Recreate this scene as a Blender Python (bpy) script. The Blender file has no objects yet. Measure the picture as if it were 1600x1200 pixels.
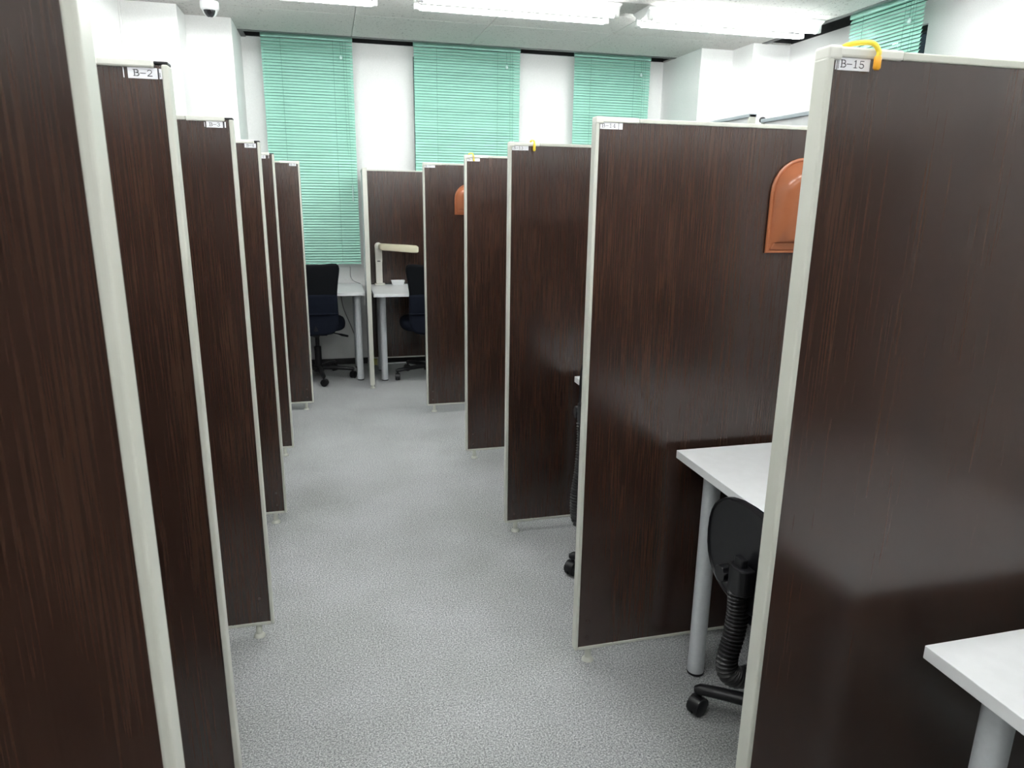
import bpy, bmesh, math, random
from mathutils import Vector, Matrix
random.seed(7)
sc = bpy.context.scene
COL = sc.collection
# ------------------------------------------------------------------ camera, world, exposure
F_PX, YAW, PITCH, ROLL, CAM_H = 1105.68, -0.251534, -0.257360, 0.013169, 1.41559
def make_camera():
    cd = bpy.data.cameras.new('camera'); co = bpy.data.objects.new('camera', cd); COL.objects.link(co)
    cy, sy, cp, sp = math.cos(YAW), math.sin(YAW), math.cos(PITCH), math.sin(PITCH)
    f = Vector((-sy*cp, cy*cp, sp)); r0 = Vector((cy, sy, 0)); u0 = r0.cross(f)
    cr, sr = math.cos(ROLL), math.sin(ROLL)
    r = r0*cr + u0*sr; u = u0*cr - r0*sr
    co.matrix_world = Matrix(((r.x, u.x, -f.x, 0), (r.y, u.y, -f.y, 0), (r.z, u.z, -f.z, CAM_H), (0, 0, 0, 1)))
    cd.sensor_fit = 'HORIZONTAL'; cd.sensor_width = 36.0; cd.lens = F_PX*36/1600
    cd.clip_start = 0.02
    cd.dof.use_dof = True; cd.dof.focus_distance = 1.9; cd.dof.aperture_fstop = 14.0
    sc.camera = co
make_camera()
w = bpy.data.worlds.new('world'); sc.world = w; w.use_nodes = True
w.node_tree.nodes['Background'].inputs[0].default_value = (0.012, 0.014, 0.02, 1)   # night outside the windows
w.node_tree.nodes['Background'].inputs[1].default_value = 1.0
sc.view_settings.view_transform = 'Standard'; sc.view_settings.look = 'None'
sc.view_settings.gamma = 1.0; sc.view_settings.use_curve_mapping = False
sc.view_settings.exposure = 1.3
TUBE_STRENGTH = 17.0

# ------------------------------------------------------------------ materials
MATS = {}
def mat(name, col, rough=0.5, metal=0.0, spec=0.5, **kw):
    m = bpy.data.materials.new(name); m.use_nodes = True
    b = m.node_tree.nodes['Principled BSDF']
    b.inputs['Base Color'].default_value = (*col, 1); b.inputs['Roughness'].default_value = rough
    b.inputs['Metallic'].default_value = metal; b.inputs['Specular IOR Level'].default_value = spec
    for k, v in kw.items(): b.inputs[k.replace('_', ' ')].default_value = v
    MATS[name] = m
    return m
def nd(m, t, **kw):
    n = m.node_tree.nodes.new(t)
    for k, v in kw.items(): setattr(n, k, v)
    return n
def ln(m, a, b): m.node_tree.links.new(a, b)
def ramp(m, stops):
    r = nd(m, 'ShaderNodeValToRGB'); e = r.color_ramp.elements
    e[0].position, e[0].color = stops[0][0], (*stops[0][1], 1)
    e[1].position, e[1].color = stops[-1][0], (*stops[-1][1], 1)
    for p, c in stops[1:-1]:
        x = e.new(p); x.color = (*c, 1)
    return r
def noisy(m, scale, c0, c1, lo=0.35, hi=0.65, detail=3, stretch=(1, 1, 1), bump=0.0, bumpdist=0.001):
    """procedural colour mottling (and fine relief) from object coordinates"""
    bs = m.node_tree.nodes['Principled BSDF']
    tc = nd(m, 'ShaderNodeTexCoord'); mp = nd(m, 'ShaderNodeMapping'); mp.inputs['Scale'].default_value = stretch
    ln(m, tc.outputs['Object'], mp.inputs['Vector'])
    n = nd(m, 'ShaderNodeTexNoise'); n.inputs['Scale'].default_value = scale; n.inputs['Detail'].default_value = detail
    ln(m, mp.outputs[0], n.inputs['Vector'])
    r = ramp(m, [(lo, c0), (hi, c1)]); ln(m, n.outputs['Fac'], r.inputs['Fac']); ln(m, r.outputs['Color'], bs.inputs['Base Color'])
    if bump:
        bp = nd(m, 'ShaderNodeBump'); bp.inputs['Strength'].default_value = bump; bp.inputs['Distance'].default_value = bumpdist
        ln(m, n.outputs['Fac'], bp.inputs['Height']); ln(m, bp.outputs[0], bs.inputs['Normal'])
    return m

def wood_mat():
    m = mat('dark_walnut_laminate', (0.03, 0.016, 0.012), 0.24, spec=0.85)
    bs = m.node_tree.nodes['Principled BSDF']
    tc = nd(m, 'ShaderNodeTexCoord'); oi = nd(m, 'ShaderNodeObjectInfo')
    off = nd(m, 'ShaderNodeVectorMath', operation='SCALE'); off.inputs[0].default_value = (3.1, 0, 7.7); ln(m, oi.outputs['Random'], off.inputs['Scale'])
    add = nd(m, 'ShaderNodeVectorMath', operation='ADD'); ln(m, tc.outputs['Object'], add.inputs[0]); ln(m, off.outputs[0], add.inputs[1])
    mp = nd(m, 'ShaderNodeMapping'); mp.inputs['Scale'].default_value = (1, 1, 0.016); ln(m, add.outputs[0], mp.inputs['Vector'])
    mp2 = nd(m, 'ShaderNodeMapping'); mp2.inputs['Scale'].default_value = (1, 1, 0.16); ln(m, add.outputs[0], mp2.inputs['Vector'])
    n1 = nd(m, 'ShaderNodeTexNoise'); n1.inputs['Scale'].default_value = 330; n1.inputs['Detail'].default_value = 3; ln(m, mp.outputs[0], n1.inputs['Vector'])
    n2 = nd(m, 'ShaderNodeTexNoise'); n2.inputs['Scale'].default_value = 11; n2.inputs['Detail'].default_value = 3; n2.inputs['Distortion'].default_value = 0.8; ln(m, mp2.outputs[0], n2.inputs['Vector'])
    r1 = ramp(m, [(0.28, (0.029, 0.0138, 0.0098)), (0.5, (0.039, 0.0190, 0.0134)), (0.72, (0.054, 0.0280, 0.0195))]); ln(m, n1.outputs['Fac'], r1.inputs['Fac'])
    r2 = ramp(m, [(0.3, (0.80, 0.77, 0.80)), (0.7, (1.16, 1.14, 1.06))]); ln(m, n2.outputs['Fac'], r2.inputs['Fac'])
    mx = nd(m, 'ShaderNodeMix', data_type='RGBA', blend_type='MULTIPLY'); mx.inputs['Factor'].default_value = 1
    ln(m, r1.outputs['Color'], mx.inputs['A']); ln(m, r2.outputs['Color'], mx.inputs['B']); ln(m, mx.outputs['Result'], bs.inputs['Base Color'])
    bp = nd(m, 'ShaderNodeBump'); bp.inputs['Strength'].default_value = 0.03; bp.inputs['Distance'].default_value = 0.0006
    ln(m, n1.outputs['Fac'], bp.inputs['Height']); ln(m, bp.outputs[0], bs.inputs['Normal'])
    return m
def carpet_mat():
    m = mat('grey_loop_carpet', (0.34, 0.35, 0.35), 0.92, spec=0.15)
    bs = m.node_tree.nodes['Principled BSDF']
    tc = nd(m, 'ShaderNodeTexCoord'); oi = nd(m, 'ShaderNodeObjectInfo')
    off = nd(m, 'ShaderNodeVectorMath', operation='SCALE'); off.inputs[0].default_value = (13, 7, 0); ln(m, oi.outputs['Random'], off.inputs['Scale'])
    add = nd(m, 'ShaderNodeVectorMath', operation='ADD'); ln(m, tc.outputs['Object'], add.inputs[0]); ln(m, off.outputs[0], add.inputs[1])
    n1 = nd(m, 'ShaderNodeTexNoise'); n1.inputs['Scale'].default_value = 480; n1.inputs['Detail'].default_value = 2; n1.inputs['Roughness'].default_value = 0.7; ln(m, add.outputs[0], n1.inputs['Vector'])
    n3 = nd(m, 'ShaderNodeTexNoise'); n3.inputs['Scale'].default_value = 190; n3.inputs['Detail'].default_value = 3; ln(m, add.outputs[0], n3.inputs['Vector'])
    av = nd(m, 'ShaderNodeMath', operation='MULTIPLY_ADD'); av.inputs[1].default_value = 0.62; ln(m, n1.outputs['Fac'], av.inputs[0])
    sc3 = nd(m, 'ShaderNodeMath', operation='MULTIPLY'); sc3.inputs[1].default_value = 0.38; ln(m, n3.outputs['Fac'], sc3.inputs[0]); ln(m, sc3.outputs[0], av.inputs[2])
    r1 = ramp(m, [(0.36, (0.07, 0.075, 0.08)), (0.5, (0.33, 0.34, 0.345)), (0.64, (0.80, 0.81, 0.81))]); ln(m, av.outputs[0], r1.inputs['Fac'])
    geo = nd(m, 'ShaderNodeNewGeometry')
    n2 = nd(m, 'ShaderNodeTexNoise'); n2.inputs['Scale'].default_value = 2.6; n2.inputs['Detail'].default_value = 4; ln(m, geo.outputs['Position'], n2.inputs['Vector'])
    r2 = ramp(m, [(0.3, (0.86, 0.87, 0.85)), (0.7, (1.05, 1.05, 1.06))]); ln(m, n2.outputs['Fac'], r2.inputs['Fac'])
    mx = nd(m, 'ShaderNodeMix', data_type='RGBA', blend_type='MULTIPLY'); mx.inputs['Factor'].default_value = 1
    ln(m, r1.outputs['Color'], mx.inputs['A']); ln(m, r2.outputs['Color'], mx.inputs['B']); ln(m, mx.outputs['Result'], bs.inputs['Base Color'])
    bp = nd(m, 'ShaderNodeBump'); bp.inputs['Strength'].default_value = 0.5; bp.inputs['Distance'].default_value = 0.002
    ln(m, av.outputs[0], bp.inputs['Height']); ln(m, bp.outputs[0], bs.inputs['Normal'])
    return m
def ceiling_mat():
    m = mat('fissured_mineral_board', (0.66, 0.67, 0.65), 0.85, spec=0.2)
    bs = m.node_tree.nodes['Principled BSDF']
    tc = nd(m, 'ShaderNodeTexCoord'); oi = nd(m, 'ShaderNodeObjectInfo')
    off = nd(m, 'ShaderNodeVectorMath', operation='SCALE'); off.inputs[0].default_value = (9, 5, 0); ln(m, oi.outputs['Random'], off.inputs['Scale'])
    add = nd(m, 'ShaderNodeVectorMath', operation='ADD'); ln(m, tc.outputs['Object'], add.inputs[0]); ln(m, off.outputs[0], add.inputs[1])
    n1 = nd(m, 'ShaderNodeTexNoise'); n1.inputs['Scale'].default_value = 60; n1.inputs['Detail'].default_value = 5; n1.inputs['Distortion'].default_value = 1.5; ln(m, add.outputs[0], n1.inputs['Vector'])
    r1 = ramp(m, [(0.33, (0.20, 0.20, 0.19)), (0.39, (0.57, 0.56, 0.54))]); ln(m, n1.outputs['Fac'], r1.inputs['Fac'])
    ln(m, r1.outputs['Color'], bs.inputs['Base Color'])
    bp = nd(m, 'ShaderNodeBump'); bp.inputs['Strength'].default_value = 0.35; bp.inputs['Distance'].default_value = 0.003
    ln(m, n1.outputs['Fac'], bp.inputs['Height']); ln(m, bp.outputs[0], bs.inputs['Normal'])
    return m
def emit(name, col, s):
    m = bpy.data.materials.new(name); m.use_nodes = True
    b = m.node_tree.nodes['Principled BSDF']
    b.inputs['Base Color'].default_value = (0.9, 0.9, 0.9, 1)
    b.inputs['Emission Color'].default_value = (*col, 1); b.inputs['Emission Strength'].default_value = s
    MATS[name] = m
    return m
WOOD = wood_mat(); CARPET = carpet_mat(); CEIL = ceiling_mat()
TUBE = emit('lit_fluorescent_tube', (0.985, 1.0, 0.995), TUBE_STRENGTH)
WALL = noisy(mat('white_wall_paper', (0.8, 0.81, 0.8), 0.8, spec=0.25), 160, (0.80, 0.81, 0.80), (0.845, 0.855, 0.845), bump=0.15, bumpdist=0.0008)
FRAME = noisy(mat('warm_grey_frame_enamel', (0.55, 0.56, 0.50), 0.35), 6, (0.53, 0.545, 0.48), (0.57, 0.58, 0.52))
CAPM = noisy(mat('beige_plastic_cap', (0.68, 0.69, 0.63), 0.45), 8, (0.66, 0.67, 0.61), (0.71, 0.72, 0.66))
GREYBOARD = noisy(mat('pale_grey_board', (0.55, 0.57, 0.57), 0.5), 20, (0.53, 0.55, 0.55), (0.57, 0.59, 0.59))
RAILGREY = noisy(mat('blue_grey_rail', (0.3, 0.35, 0.37), 0.35), 12, (0.28, 0.33, 0.35), (0.32, 0.37, 0.39))
WHITE = noisy(mat('white_melamine', (0.80, 0.82, 0.83), 0.3), 30, (0.79, 0.81, 0.82), (0.82, 0.84, 0.85))
LEG = noisy(mat('silver_grey_paint', (0.56, 0.59, 0.61), 0.36, metal=0.1), 90, (0.55, 0.58, 0.60), (0.58, 0.61, 0.63))
BLACK = noisy(mat('black_plastic', (0.006, 0.006, 0.0075), 0.36, spec=0.4), 60, (0.005, 0.005, 0.0065), (0.0075, 0.0075, 0.0095))
RUBBER = noisy(mat('black_rubber', (0.008, 0.008, 0.009), 0.4), 60, (0.006, 0.006, 0.007), (0.011, 0.011, 0.012))
NAVY = noisy(mat('navy_fabric', (0.006, 0.008, 0.016), 0.9, spec=0.15), 320, (0.0035, 0.005, 0.010), (0.008, 0.011, 0.021), bump=0.3)
MESHM = noisy(mat('black_mesh_fabric', (0.008, 0.009, 0.012), 0.8, spec=0.15), 400, (0.002, 0.0025, 0.004), (0.006, 0.007, 0.009), bump=0.4)
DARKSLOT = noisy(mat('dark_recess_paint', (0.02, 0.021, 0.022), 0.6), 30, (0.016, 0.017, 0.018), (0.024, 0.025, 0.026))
SLOTFRAME = noisy(mat('dark_grey_aluminium', (0.07, 0.075, 0.075), 0.4), 40, (0.065, 0.07, 0.07), (0.08, 0.085, 0.085))
BASEB = noisy(mat('black_vinyl_skirting', (0.012, 0.012, 0.013), 0.5), 40, (0.010, 0.010, 0.011), (0.016, 0.016, 0.017))
MINT = noisy(mat('mint_green_slat', (0.34, 0.66, 0.55), 0.42), 9, (0.33, 0.645, 0.535), (0.35, 0.675, 0.565))
MINTC = noisy(mat('mint_green_cord', (0.10, 0.27, 0.22), 0.7), 200, (0.08, 0.24, 0.19), (0.12, 0.30, 0.24))
CLEARP = noisy(mat('pale_mint_plastic', (0.62, 0.82, 0.78), 0.25), 30, (0.60, 0.80, 0.76), (0.64, 0.84, 0.80))
ORANGE = noisy(mat('glossy_terracotta_plastic', (0.345, 0.118, 0.054), 0.2), 14, (0.335, 0.114, 0.051), (0.36, 0.124, 0.058))
YELLOW = noisy(mat('yellow_plastic', (0.80, 0.62, 0.04), 0.35), 40, (0.78, 0.60, 0.035), (0.83, 0.65, 0.05))
AMBER = noisy(mat('orange_yellow_plastic', (0.86, 0.40, 0.02), 0.35), 40, (0.84, 0.38, 0.02), (0.88, 0.42, 0.03))
CREAM = noisy(mat('aged_cream_plastic', (0.70, 0.66, 0.48), 0.4), 12, (0.68, 0.64, 0.46), (0.72, 0.68, 0.51))
CREAMW = noisy(mat('off_white_plastic', (0.72, 0.71, 0.64), 0.4), 12, (0.70, 0.69, 0.62), (0.74, 0.73, 0.66))
FIXT = noisy(mat('white_enamel', (0.82, 0.83, 0.82), 0.4), 20, (0.81, 0.82, 0.81), (0.84, 0.85, 0.84))
CAMW = noisy(mat('white_camera_plastic', (0.82, 0.83, 0.84), 0.4), 20, (0.80, 0.81, 0.82), (0.84, 0.85, 0.86))
SMOKE = noisy(mat('smoked_dome', (0.03, 0.032, 0.036), 0.08), 20, (0.025, 0.027, 0.03), (0.035, 0.037, 0.042))
PAPER = noisy(mat('white_label_paper', (0.82, 0.83, 0.86), 0.6), 60, (0.81, 0.82, 0.85), (0.84, 0.85, 0.88))
INK = noisy(mat('black_ink', (0.03, 0.03, 0.04), 0.6), 60, (0.025, 0.025, 0.034), (0.036, 0.036, 0.046))
DARKCAP = noisy(mat('dark_screw_cap', (0.05, 0.035, 0.03), 0.4), 60, (0.045, 0.03, 0.026), (0.055, 0.04, 0.034))
CORDG = noisy(mat('grey_cord', (0.25, 0.25, 0.25), 0.6), 60, (0.23, 0.23, 0.23), (0.27, 0.27, 0.27))
CORDD = noisy(mat('dark_cord', (0.05, 0.05, 0.05), 0.6), 60, (0.04, 0.04, 0.04), (0.06, 0.06, 0.06))
GLASS = mat('window_glass', (0.9, 0.95, 0.95), 0.02); GLASS.node_tree.nodes['Principled BSDF'].inputs['Transmission Weight'].default_value = 1.0
WINF = noisy(mat('dark_window_frame', (0.02, 0.021, 0.023), 0.45), 30, (0.018, 0.019, 0.02), (0.024, 0.025, 0.027))

# ------------------------------------------------------------------ mesh helpers
class MB:
    def __init__(s): s.v, s.f = [], []
    def quadring(s, rings, cap0=True, cap1=True, closed=True):
        base = len(s.v); n = len(rings[0])
        for r in rings: s.v += [tuple(p) for p in r]
        for i in range(len(rings)-1):
            for j in range(n if closed else n-1):
                a = base+i*n+j; b = base+i*n+(j+1) % n
                s.f.append((a, b, b+n, a+n))
        if cap0: s.f.append(tuple(base+j for j in reversed(range(n))))
        if cap1: s.f.append(tuple(base+(len(rings)-1)*n+j for j in range(n)))
        return s
    def box(s, x0, x1, y0, y1, z0, z1):
        if x0 > x1: x0, x1 = x1, x0
        if y0 > y1: y0, y1 = y1, y0
        return s.quadring([[(x0, y0, z), (x1, y0, z), (x1, y1, z), (x0, y1, z)] for z in (z0, z1)])
    def prism(s, poly, z0, z1):
        return s.quadring([[(x, y, z) for x, y in poly] for z in (z0, z1)])
    def lathe(s, prof, c=(0, 0, 0), n=16, axis='z'):
        rings = []
        for r, h in prof:
            ring = []
            for k in range(n):
                a = 2*math.pi*k/n; u, v = r*math.cos(a), r*math.sin(a)
                p = {'z': (u, v, h), 'x': (h, u, v), 'y': (v, h, u)}[axis]
                ring.append((c[0]+p[0], c[1]+p[1], c[2]+p[2]))
            rings.append(ring)
        return s.quadring(rings)
    def tube(s, path, r, n=8, ell=None):
        """swept tube; r a number or one per point; ell=(side, up) scales the section"""
        P = [Vector(p) for p in path]; rings = []
        ref = None
        for i, p in enumerate(P):
            t = (P[min(i+1, len(P)-1)] - P[max(i-1, 0)]).normalized()
            if ref is None:
                ref = Vector((0, 0, 1)) if abs(t.z) < 0.9 else Vector((0, 1, 0))
            a = (ref - t*ref.dot(t)).normalized(); b = t.cross(a); ref = a
            rr = r[i] if isinstance(r, (list, tuple)) else r
            ea, eb = ell or (1, 1)
            rings.append([p + a*(rr*ea*math.cos(2*math.pi*k/n)) + b*(rr*eb*math.sin(2*math.pi*k/n)) for k in range(n)])
        return s.quadring(rings)
    def build(s, name, m, parent=None, smooth=0, bevel=0, loc=None, seg=2):
        me = bpy.data.meshes.new(name); me.from_pydata(s.v, [], s.f)
        bm = bmesh.new(); bm.from_mesh(me); bmesh.ops.recalc_face_normals(bm, faces=bm.faces); bm.to_mesh(me); bm.free()
        me.materials.append(m)
        if smooth:
            me.polygons.foreach_set('use_smooth', [True]*len(me.polygons)); me.set_sharp_from_angle(angle=math.radians(smooth))
        return link(name, me, parent, loc, bevel, seg)
def link(name, me, parent=None, loc=None, bevel=0, seg=2):
    o = bpy.data.objects.new(name, me); COL.objects.link(o)
    if parent is not None: o.parent = parent
    if loc is not None: o.location = loc
    if bevel:
        md = o.modifiers.new('bevel', 'BEVEL'); md.width = bevel; md.segments = seg; md.limit_method = 'ANGLE'
    return o
def tag(o, label, cat, group=None, kind=None):
    o['label'] = label; o['category'] = cat
    if group: o['group'] = group
    o['kind'] = kind or 'thing'
    return o
def thing(name, loc, label, cat, group=None, rz=0.0):
    o = bpy.data.objects.new(name, None); COL.objects.link(o); o.empty_display_size = 0.1
    o.location = loc; o.rotation_euler = (0, 0, rz)
    return tag(o, label, cat, group)
def structure(o, label=None):
    o['kind'] = 'structure'
    if label: o['label'] = label
    return o
def bez(pts, n=8):
    """Catmull-Rom through points"""
    P = [Vector(p) for p in pts]; P = [P[0]*2-P[1]] + P + [P[-1]*2-P[-2]]; out = []
    for i in range(1, len(P)-2):
        for k in range(n):
            t = k/n; a, b, c, d = P[i-1], P[i], P[i+1], P[i+2]
            out.append(0.5*((2*b)+(c-a)*t+(2*a-5*b+4*c-d)*t*t+(3*b-a-3*c+d)*t**3))
    out.append(P[-2]); return out
def inset(poly, d):
    """inset of a convex-ish CCW polygon by d (vertex normals)"""
    n = len(poly); out = []
    for i in range(n):
        p0, p1, p2 = (Vector(poly[i-1]), Vector(poly[i]), Vector(poly[(i+1) % n]))
        e1 = (p1-p0).normalized(); e2 = (p2-p1).normalized()
        nn = (Vector((-e1.y, e1.x))+Vector((-e2.y, e2.x))).normalized()
        out.append(tuple(p1+nn*d))
    return out
def rounded(x0, x1, y0, y1, r, k=5):
    pts = []
    for cx, cy, a0 in ((x1-r, y0+r, -90), (x1-r, y1-r, 0), (x0+r, y1-r, 90), (x0+r, y0+r, 180)):
        for i in range(k+1):
            a = math.radians(a0+90*i/k); pts.append((cx+r*math.cos(a), cy+r*math.sin(a)))
    return pts

# ------------------------------------------------------------------ room
XL, XR, YB, YF, ZC = -1.19, 3.50, 6.16, -2.60, 2.569
SLOTY, SLOTX, SLOTTOP = 5.921, 3.262, 2.70
# floor slab and carpet tiles
fl = structure(MB().box(XL-0.1, XR+0.1, YF-0.1, YB+0.15, -0.10, -0.0065).build('floor', CARPET), 'grey carpet tile floor')
tiles = {}
X0, Y0, T = 0.29, 4.72, 0.5
def clip_tiles(x_start, y_start, t, bx, by):
    kx0 = math.floor((bx[0]-x_start)/t); ky0 = math.floor((by[0]-y_start)/t)
    kx = kx0
    while x_start+kx*t < bx[1]-1e-4:
        ky = ky0
        while y_start+ky*t < by[1]-1e-4:
            a, b = max(bx[0], x_start+kx*t), min(bx[1], x_start+(kx+1)*t)
            c, d = max(by[0], y_start+ky*t), min(by[1], y_start+(ky+1)*t)
            if b-a > 0.01 and d-c > 0.01: yield a, b, c, d, (kx+ky) % 2
            ky += 1
        kx += 1
for a, b, c, d, par in clip_tiles(X0, Y0, T, (XL, XR), (YF, YB)):
    key = (round(b-a, 3), round(d-c, 3))
    if key not in tiles:
        hx, hy = (b-a)/2-0.0001, (d-c)/2-0.0001
        o = MB().quadring([[(-hx, -hy, -0.006), (hx, -hy, -0.006), (hx, hy, -0.006), (-hx, hy, -0.006)], [(-hx, -hy, -0.0003), (hx, -hy, -0.0003), (hx, hy, -0.0003), (-hx, hy, -0.0003)],
                           [(-hx+.0003, -hy+.0003, 0), (hx-.0003, -hy+.0003, 0), (hx-.0003, hy-.0003, 0), (-hx+.0003, hy-.0003, 0)]]).build('carpet_tile', CARPET, fl)
        tiles[key] = o.data
    else:
        o = link('carpet_tile', tiles[key], fl)
    o.location = ((a+b)/2, (c+d)/2, 0)
# ceiling slab (with the curtain recess left open) and boards
ce = MB()
ce.box(XL-0.1, SLOTX, YF-0.1, SLOTY, ZC+0.012, ZC+0.06)
ce.box(XL-0.1, -0.57, SLOTY, YB+0.15, ZC+0.012, ZC+0.06); ce.box(2.91, XR+0.1, SLOTY, YB+0.15, ZC+0.012, ZC+0.06)
ce.box(SLOTX, XR+0.1, 5.19, SLOTY, ZC+0.012, ZC+0.06)
ce.box(XL-0.1, XR+0.15, YF-0.1, YB+0.15, SLOTTOP+0.012, SLOTTOP+0.06)
ce = structure(ce.build('ceiling', CEIL), 'off-white ceiling of fissured mineral boards')
ctiles = {}
def ceil_tile(a, b, c, d):
    key = (round(b-a, 3), round(d-c, 3))
    if key not in ctiles:
        hx, hy = (b-a)/2-0.0016, (d-c)/2-0.0022
        def rect(e, z): return [(-hx+e, -hy+e, z), (hx-e, -hy+e, z), (hx-e, hy-e, z), (-hx+e, hy-e, z)]
        o = MB().quadring([rect(0.0015, 0), rect(0, 0.002), rect(0, 0.0115)]).build('ceiling_board', CEIL, ce)
        ctiles[key] = o.data
    else: o = link('ceiling_board', ctiles[key], ce)
    o.location = ((a+b)/2, (c+d)/2, ZC)
for a, b, c, d, par in clip_tiles(0.241, 5.235, 0.911, (XL, SLOTX), (YF, SLOTY)): ceil_tile(a, b, c, d)
ceil_tile(2.90, 3.262, SLOTY, 6.15); ceil_tile(SLOTX, XR, 5.19, SLOTY)
# curtain recess linings and their aluminium edges
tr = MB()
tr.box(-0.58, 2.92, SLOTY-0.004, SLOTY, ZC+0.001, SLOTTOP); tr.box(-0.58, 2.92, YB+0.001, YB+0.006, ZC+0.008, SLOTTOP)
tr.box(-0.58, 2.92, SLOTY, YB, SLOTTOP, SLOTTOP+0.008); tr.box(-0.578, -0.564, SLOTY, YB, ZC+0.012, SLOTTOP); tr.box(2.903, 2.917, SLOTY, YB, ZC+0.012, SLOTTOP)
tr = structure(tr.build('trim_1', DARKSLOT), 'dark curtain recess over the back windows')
MB().box(-0.565, 2.908, SLOTY-0.012, SLOTY+0.03, ZC-0.004, ZC+0.004).build('edge_profile', SLOTFRAME, tr, bevel=0.001)
MB().box(-0.565, -0.53, SLOTY+0.03, YB-0.002, ZC-0.003, ZC+0.004).build('edge_profile', SLOTFRAME, tr, bevel=0.001)
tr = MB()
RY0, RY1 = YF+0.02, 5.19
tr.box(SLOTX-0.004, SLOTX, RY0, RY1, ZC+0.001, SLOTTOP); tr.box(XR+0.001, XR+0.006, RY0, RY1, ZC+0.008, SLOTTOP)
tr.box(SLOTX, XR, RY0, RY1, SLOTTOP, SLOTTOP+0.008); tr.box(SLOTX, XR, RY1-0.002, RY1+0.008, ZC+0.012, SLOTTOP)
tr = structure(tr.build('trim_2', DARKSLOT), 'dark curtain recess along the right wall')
MB().box(SLOTX-0.012, SLOTX+0.03, RY0, RY1, ZC-0.004, ZC+0.004).build('edge_profile', SLOTFRAME, tr, bevel=0.001)
MB().box(SLOTX+0.03, SLOTX+0.055, RY0, RY1-0.01, ZC+0.01, ZC+0.03).build('curtain_track', SLOTFRAME, tr, bevel=0.001)

def wall_with_holes(name, label, u0, u1, z0, z1, holes, place):
    """wall as boxes around rectangular openings; place(ua, ub, za, zb) adds one box"""
    mb = MB(); us = sorted({u0, u1, *[h[0] for h in holes], *[h[1] for h in holes]})
    for a, b in zip(us[:-1], us[1:]):
        hs = [h for h in holes if h[0] <= a+1e-6 and h[1] >= b-1e-6]
        if hs: place(mb, a, b, z0, hs[0][2]); place(mb, a, b, hs[0][3], z1)
        else: place(mb, a, b, z0, z1)
    return mb
BW = [(-0.415, 0.235, 0.93, 2.50), (0.727, 1.575, 0.93, 2.50), (2.096, 2.725, 0.93, 2.50)]
mb = wall_with_holes('wall_back', '', XL-0.1, XR+0.1, 0, ZC+0.005, BW, lambda m, a, b, c, d: m.box(a, b, YB, YB+0.12, c, d))
structure(mb.build('wall_back', WALL), 'white back wall with three blind-covered windows')
RW = [(3.845, 4.45, 1.0, 2.447)]
mb = wall_with_holes('wall_right', '', YF-0.1, YB+0.1, 0, ZC+0.005, RW, lambda m, a, b, c, d: m.box(XR, XR+0.12, a, b, c, d))
mb.prism([(2.91, 6.165), (2.91, 5.485), (3.185, 5.485), (3.185, 5.195), (3.51, 5.195), (3.51, 6.165)], 0, ZC-0.0005)
structure(mb.build('wall_right', WALL), 'white right wall with stepped corner pillar')
mb = MB().box(XL-0.1, XL, YF-0.1, YB+0.1, 0, ZC+0.005)
mb.prism([(-0.567, 6.165), (-1.195, 6.165), (-1.195, 5.285), (-0.857, 5.285), (-0.857, 5.565), (-0.567, 5.565)], 0, ZC-0.0005)
structure(mb.build('wall_left', WALL), 'white left wall with stepped corner pillar')
structure(MB().box(XL-0.1, XR+0.1, YF-0.12, YF, 0, ZC+0.005).build('wall_front', WALL), 'white wall behind the camera')
structure(MB().box(-0.567, 2.91, YB-0.010, YB, 0.0, 0.052).build('baseboard_back', BASEB, bevel=0.002), 'black skirting along the back wall')
structure(MB().box(XL, XL+0.010, YF, 5.285, 0.0, 0.052).build('baseboard_left', BASEB, bevel=0.002), 'black skirting along the left wall')
structure(MB().box(XR-0.010, XR, YF, 5.195, 0.0, 0.052).build('baseboard_right', BASEB, bevel=0.002), 'black skirting along the right wall')
structure(MB().box(XL+0.0, XL+0.012, 5.268, 5.284, 0.06, ZC-0.002).build('trim_3', FIXT, bevel=0.003), 'white cable cover in the left corner')
def window(n, a, b, z0, z1, axis, label):
    fr = MB(); t = 0.035
    def bx(m, u0, u1, w0, w1, d0, d1):
        if axis == 'y': m.box(u0, u1, YB+d0, YB+d1, w0, w1)
        else: m.box(XR+d0, XR+d1, u0, u1, w0, w1)
    bx(fr, a, a+t, z0, z1, .03, .09); bx(fr, b-t, b, z0, z1, .03, .09); bx(fr, a+t, b-t, z0, z0+t, .03, .09); bx(fr, a+t, b-t, z1-t, z1, .03, .09)
    bx(fr, a+t, b-t, (z0+z1)/2-.015, (z0+z1)/2+.015, .04, .08)
    o = structure(fr.build('window_%d' % n, WINF, bevel=0.002), label)
    g = MB(); bx(g, a+t, b-t, z0+t, (z0+z1)/2-.015, .055, .061); g.build('pane', GLASS, o)
    g = MB(); bx(g, a+t, b-t, (z0+z1)/2+.015, z1-t, .055, .061); g.build('pane', GLASS, o)
for i, h in enumerate(BW): window(i+1, *h, 'y', 'dark framed window behind the %s mint blind' % ('left', 'middle', 'right')[i])
window(4, *RW[0], 'x', 'dark framed window in the right wall')

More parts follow.
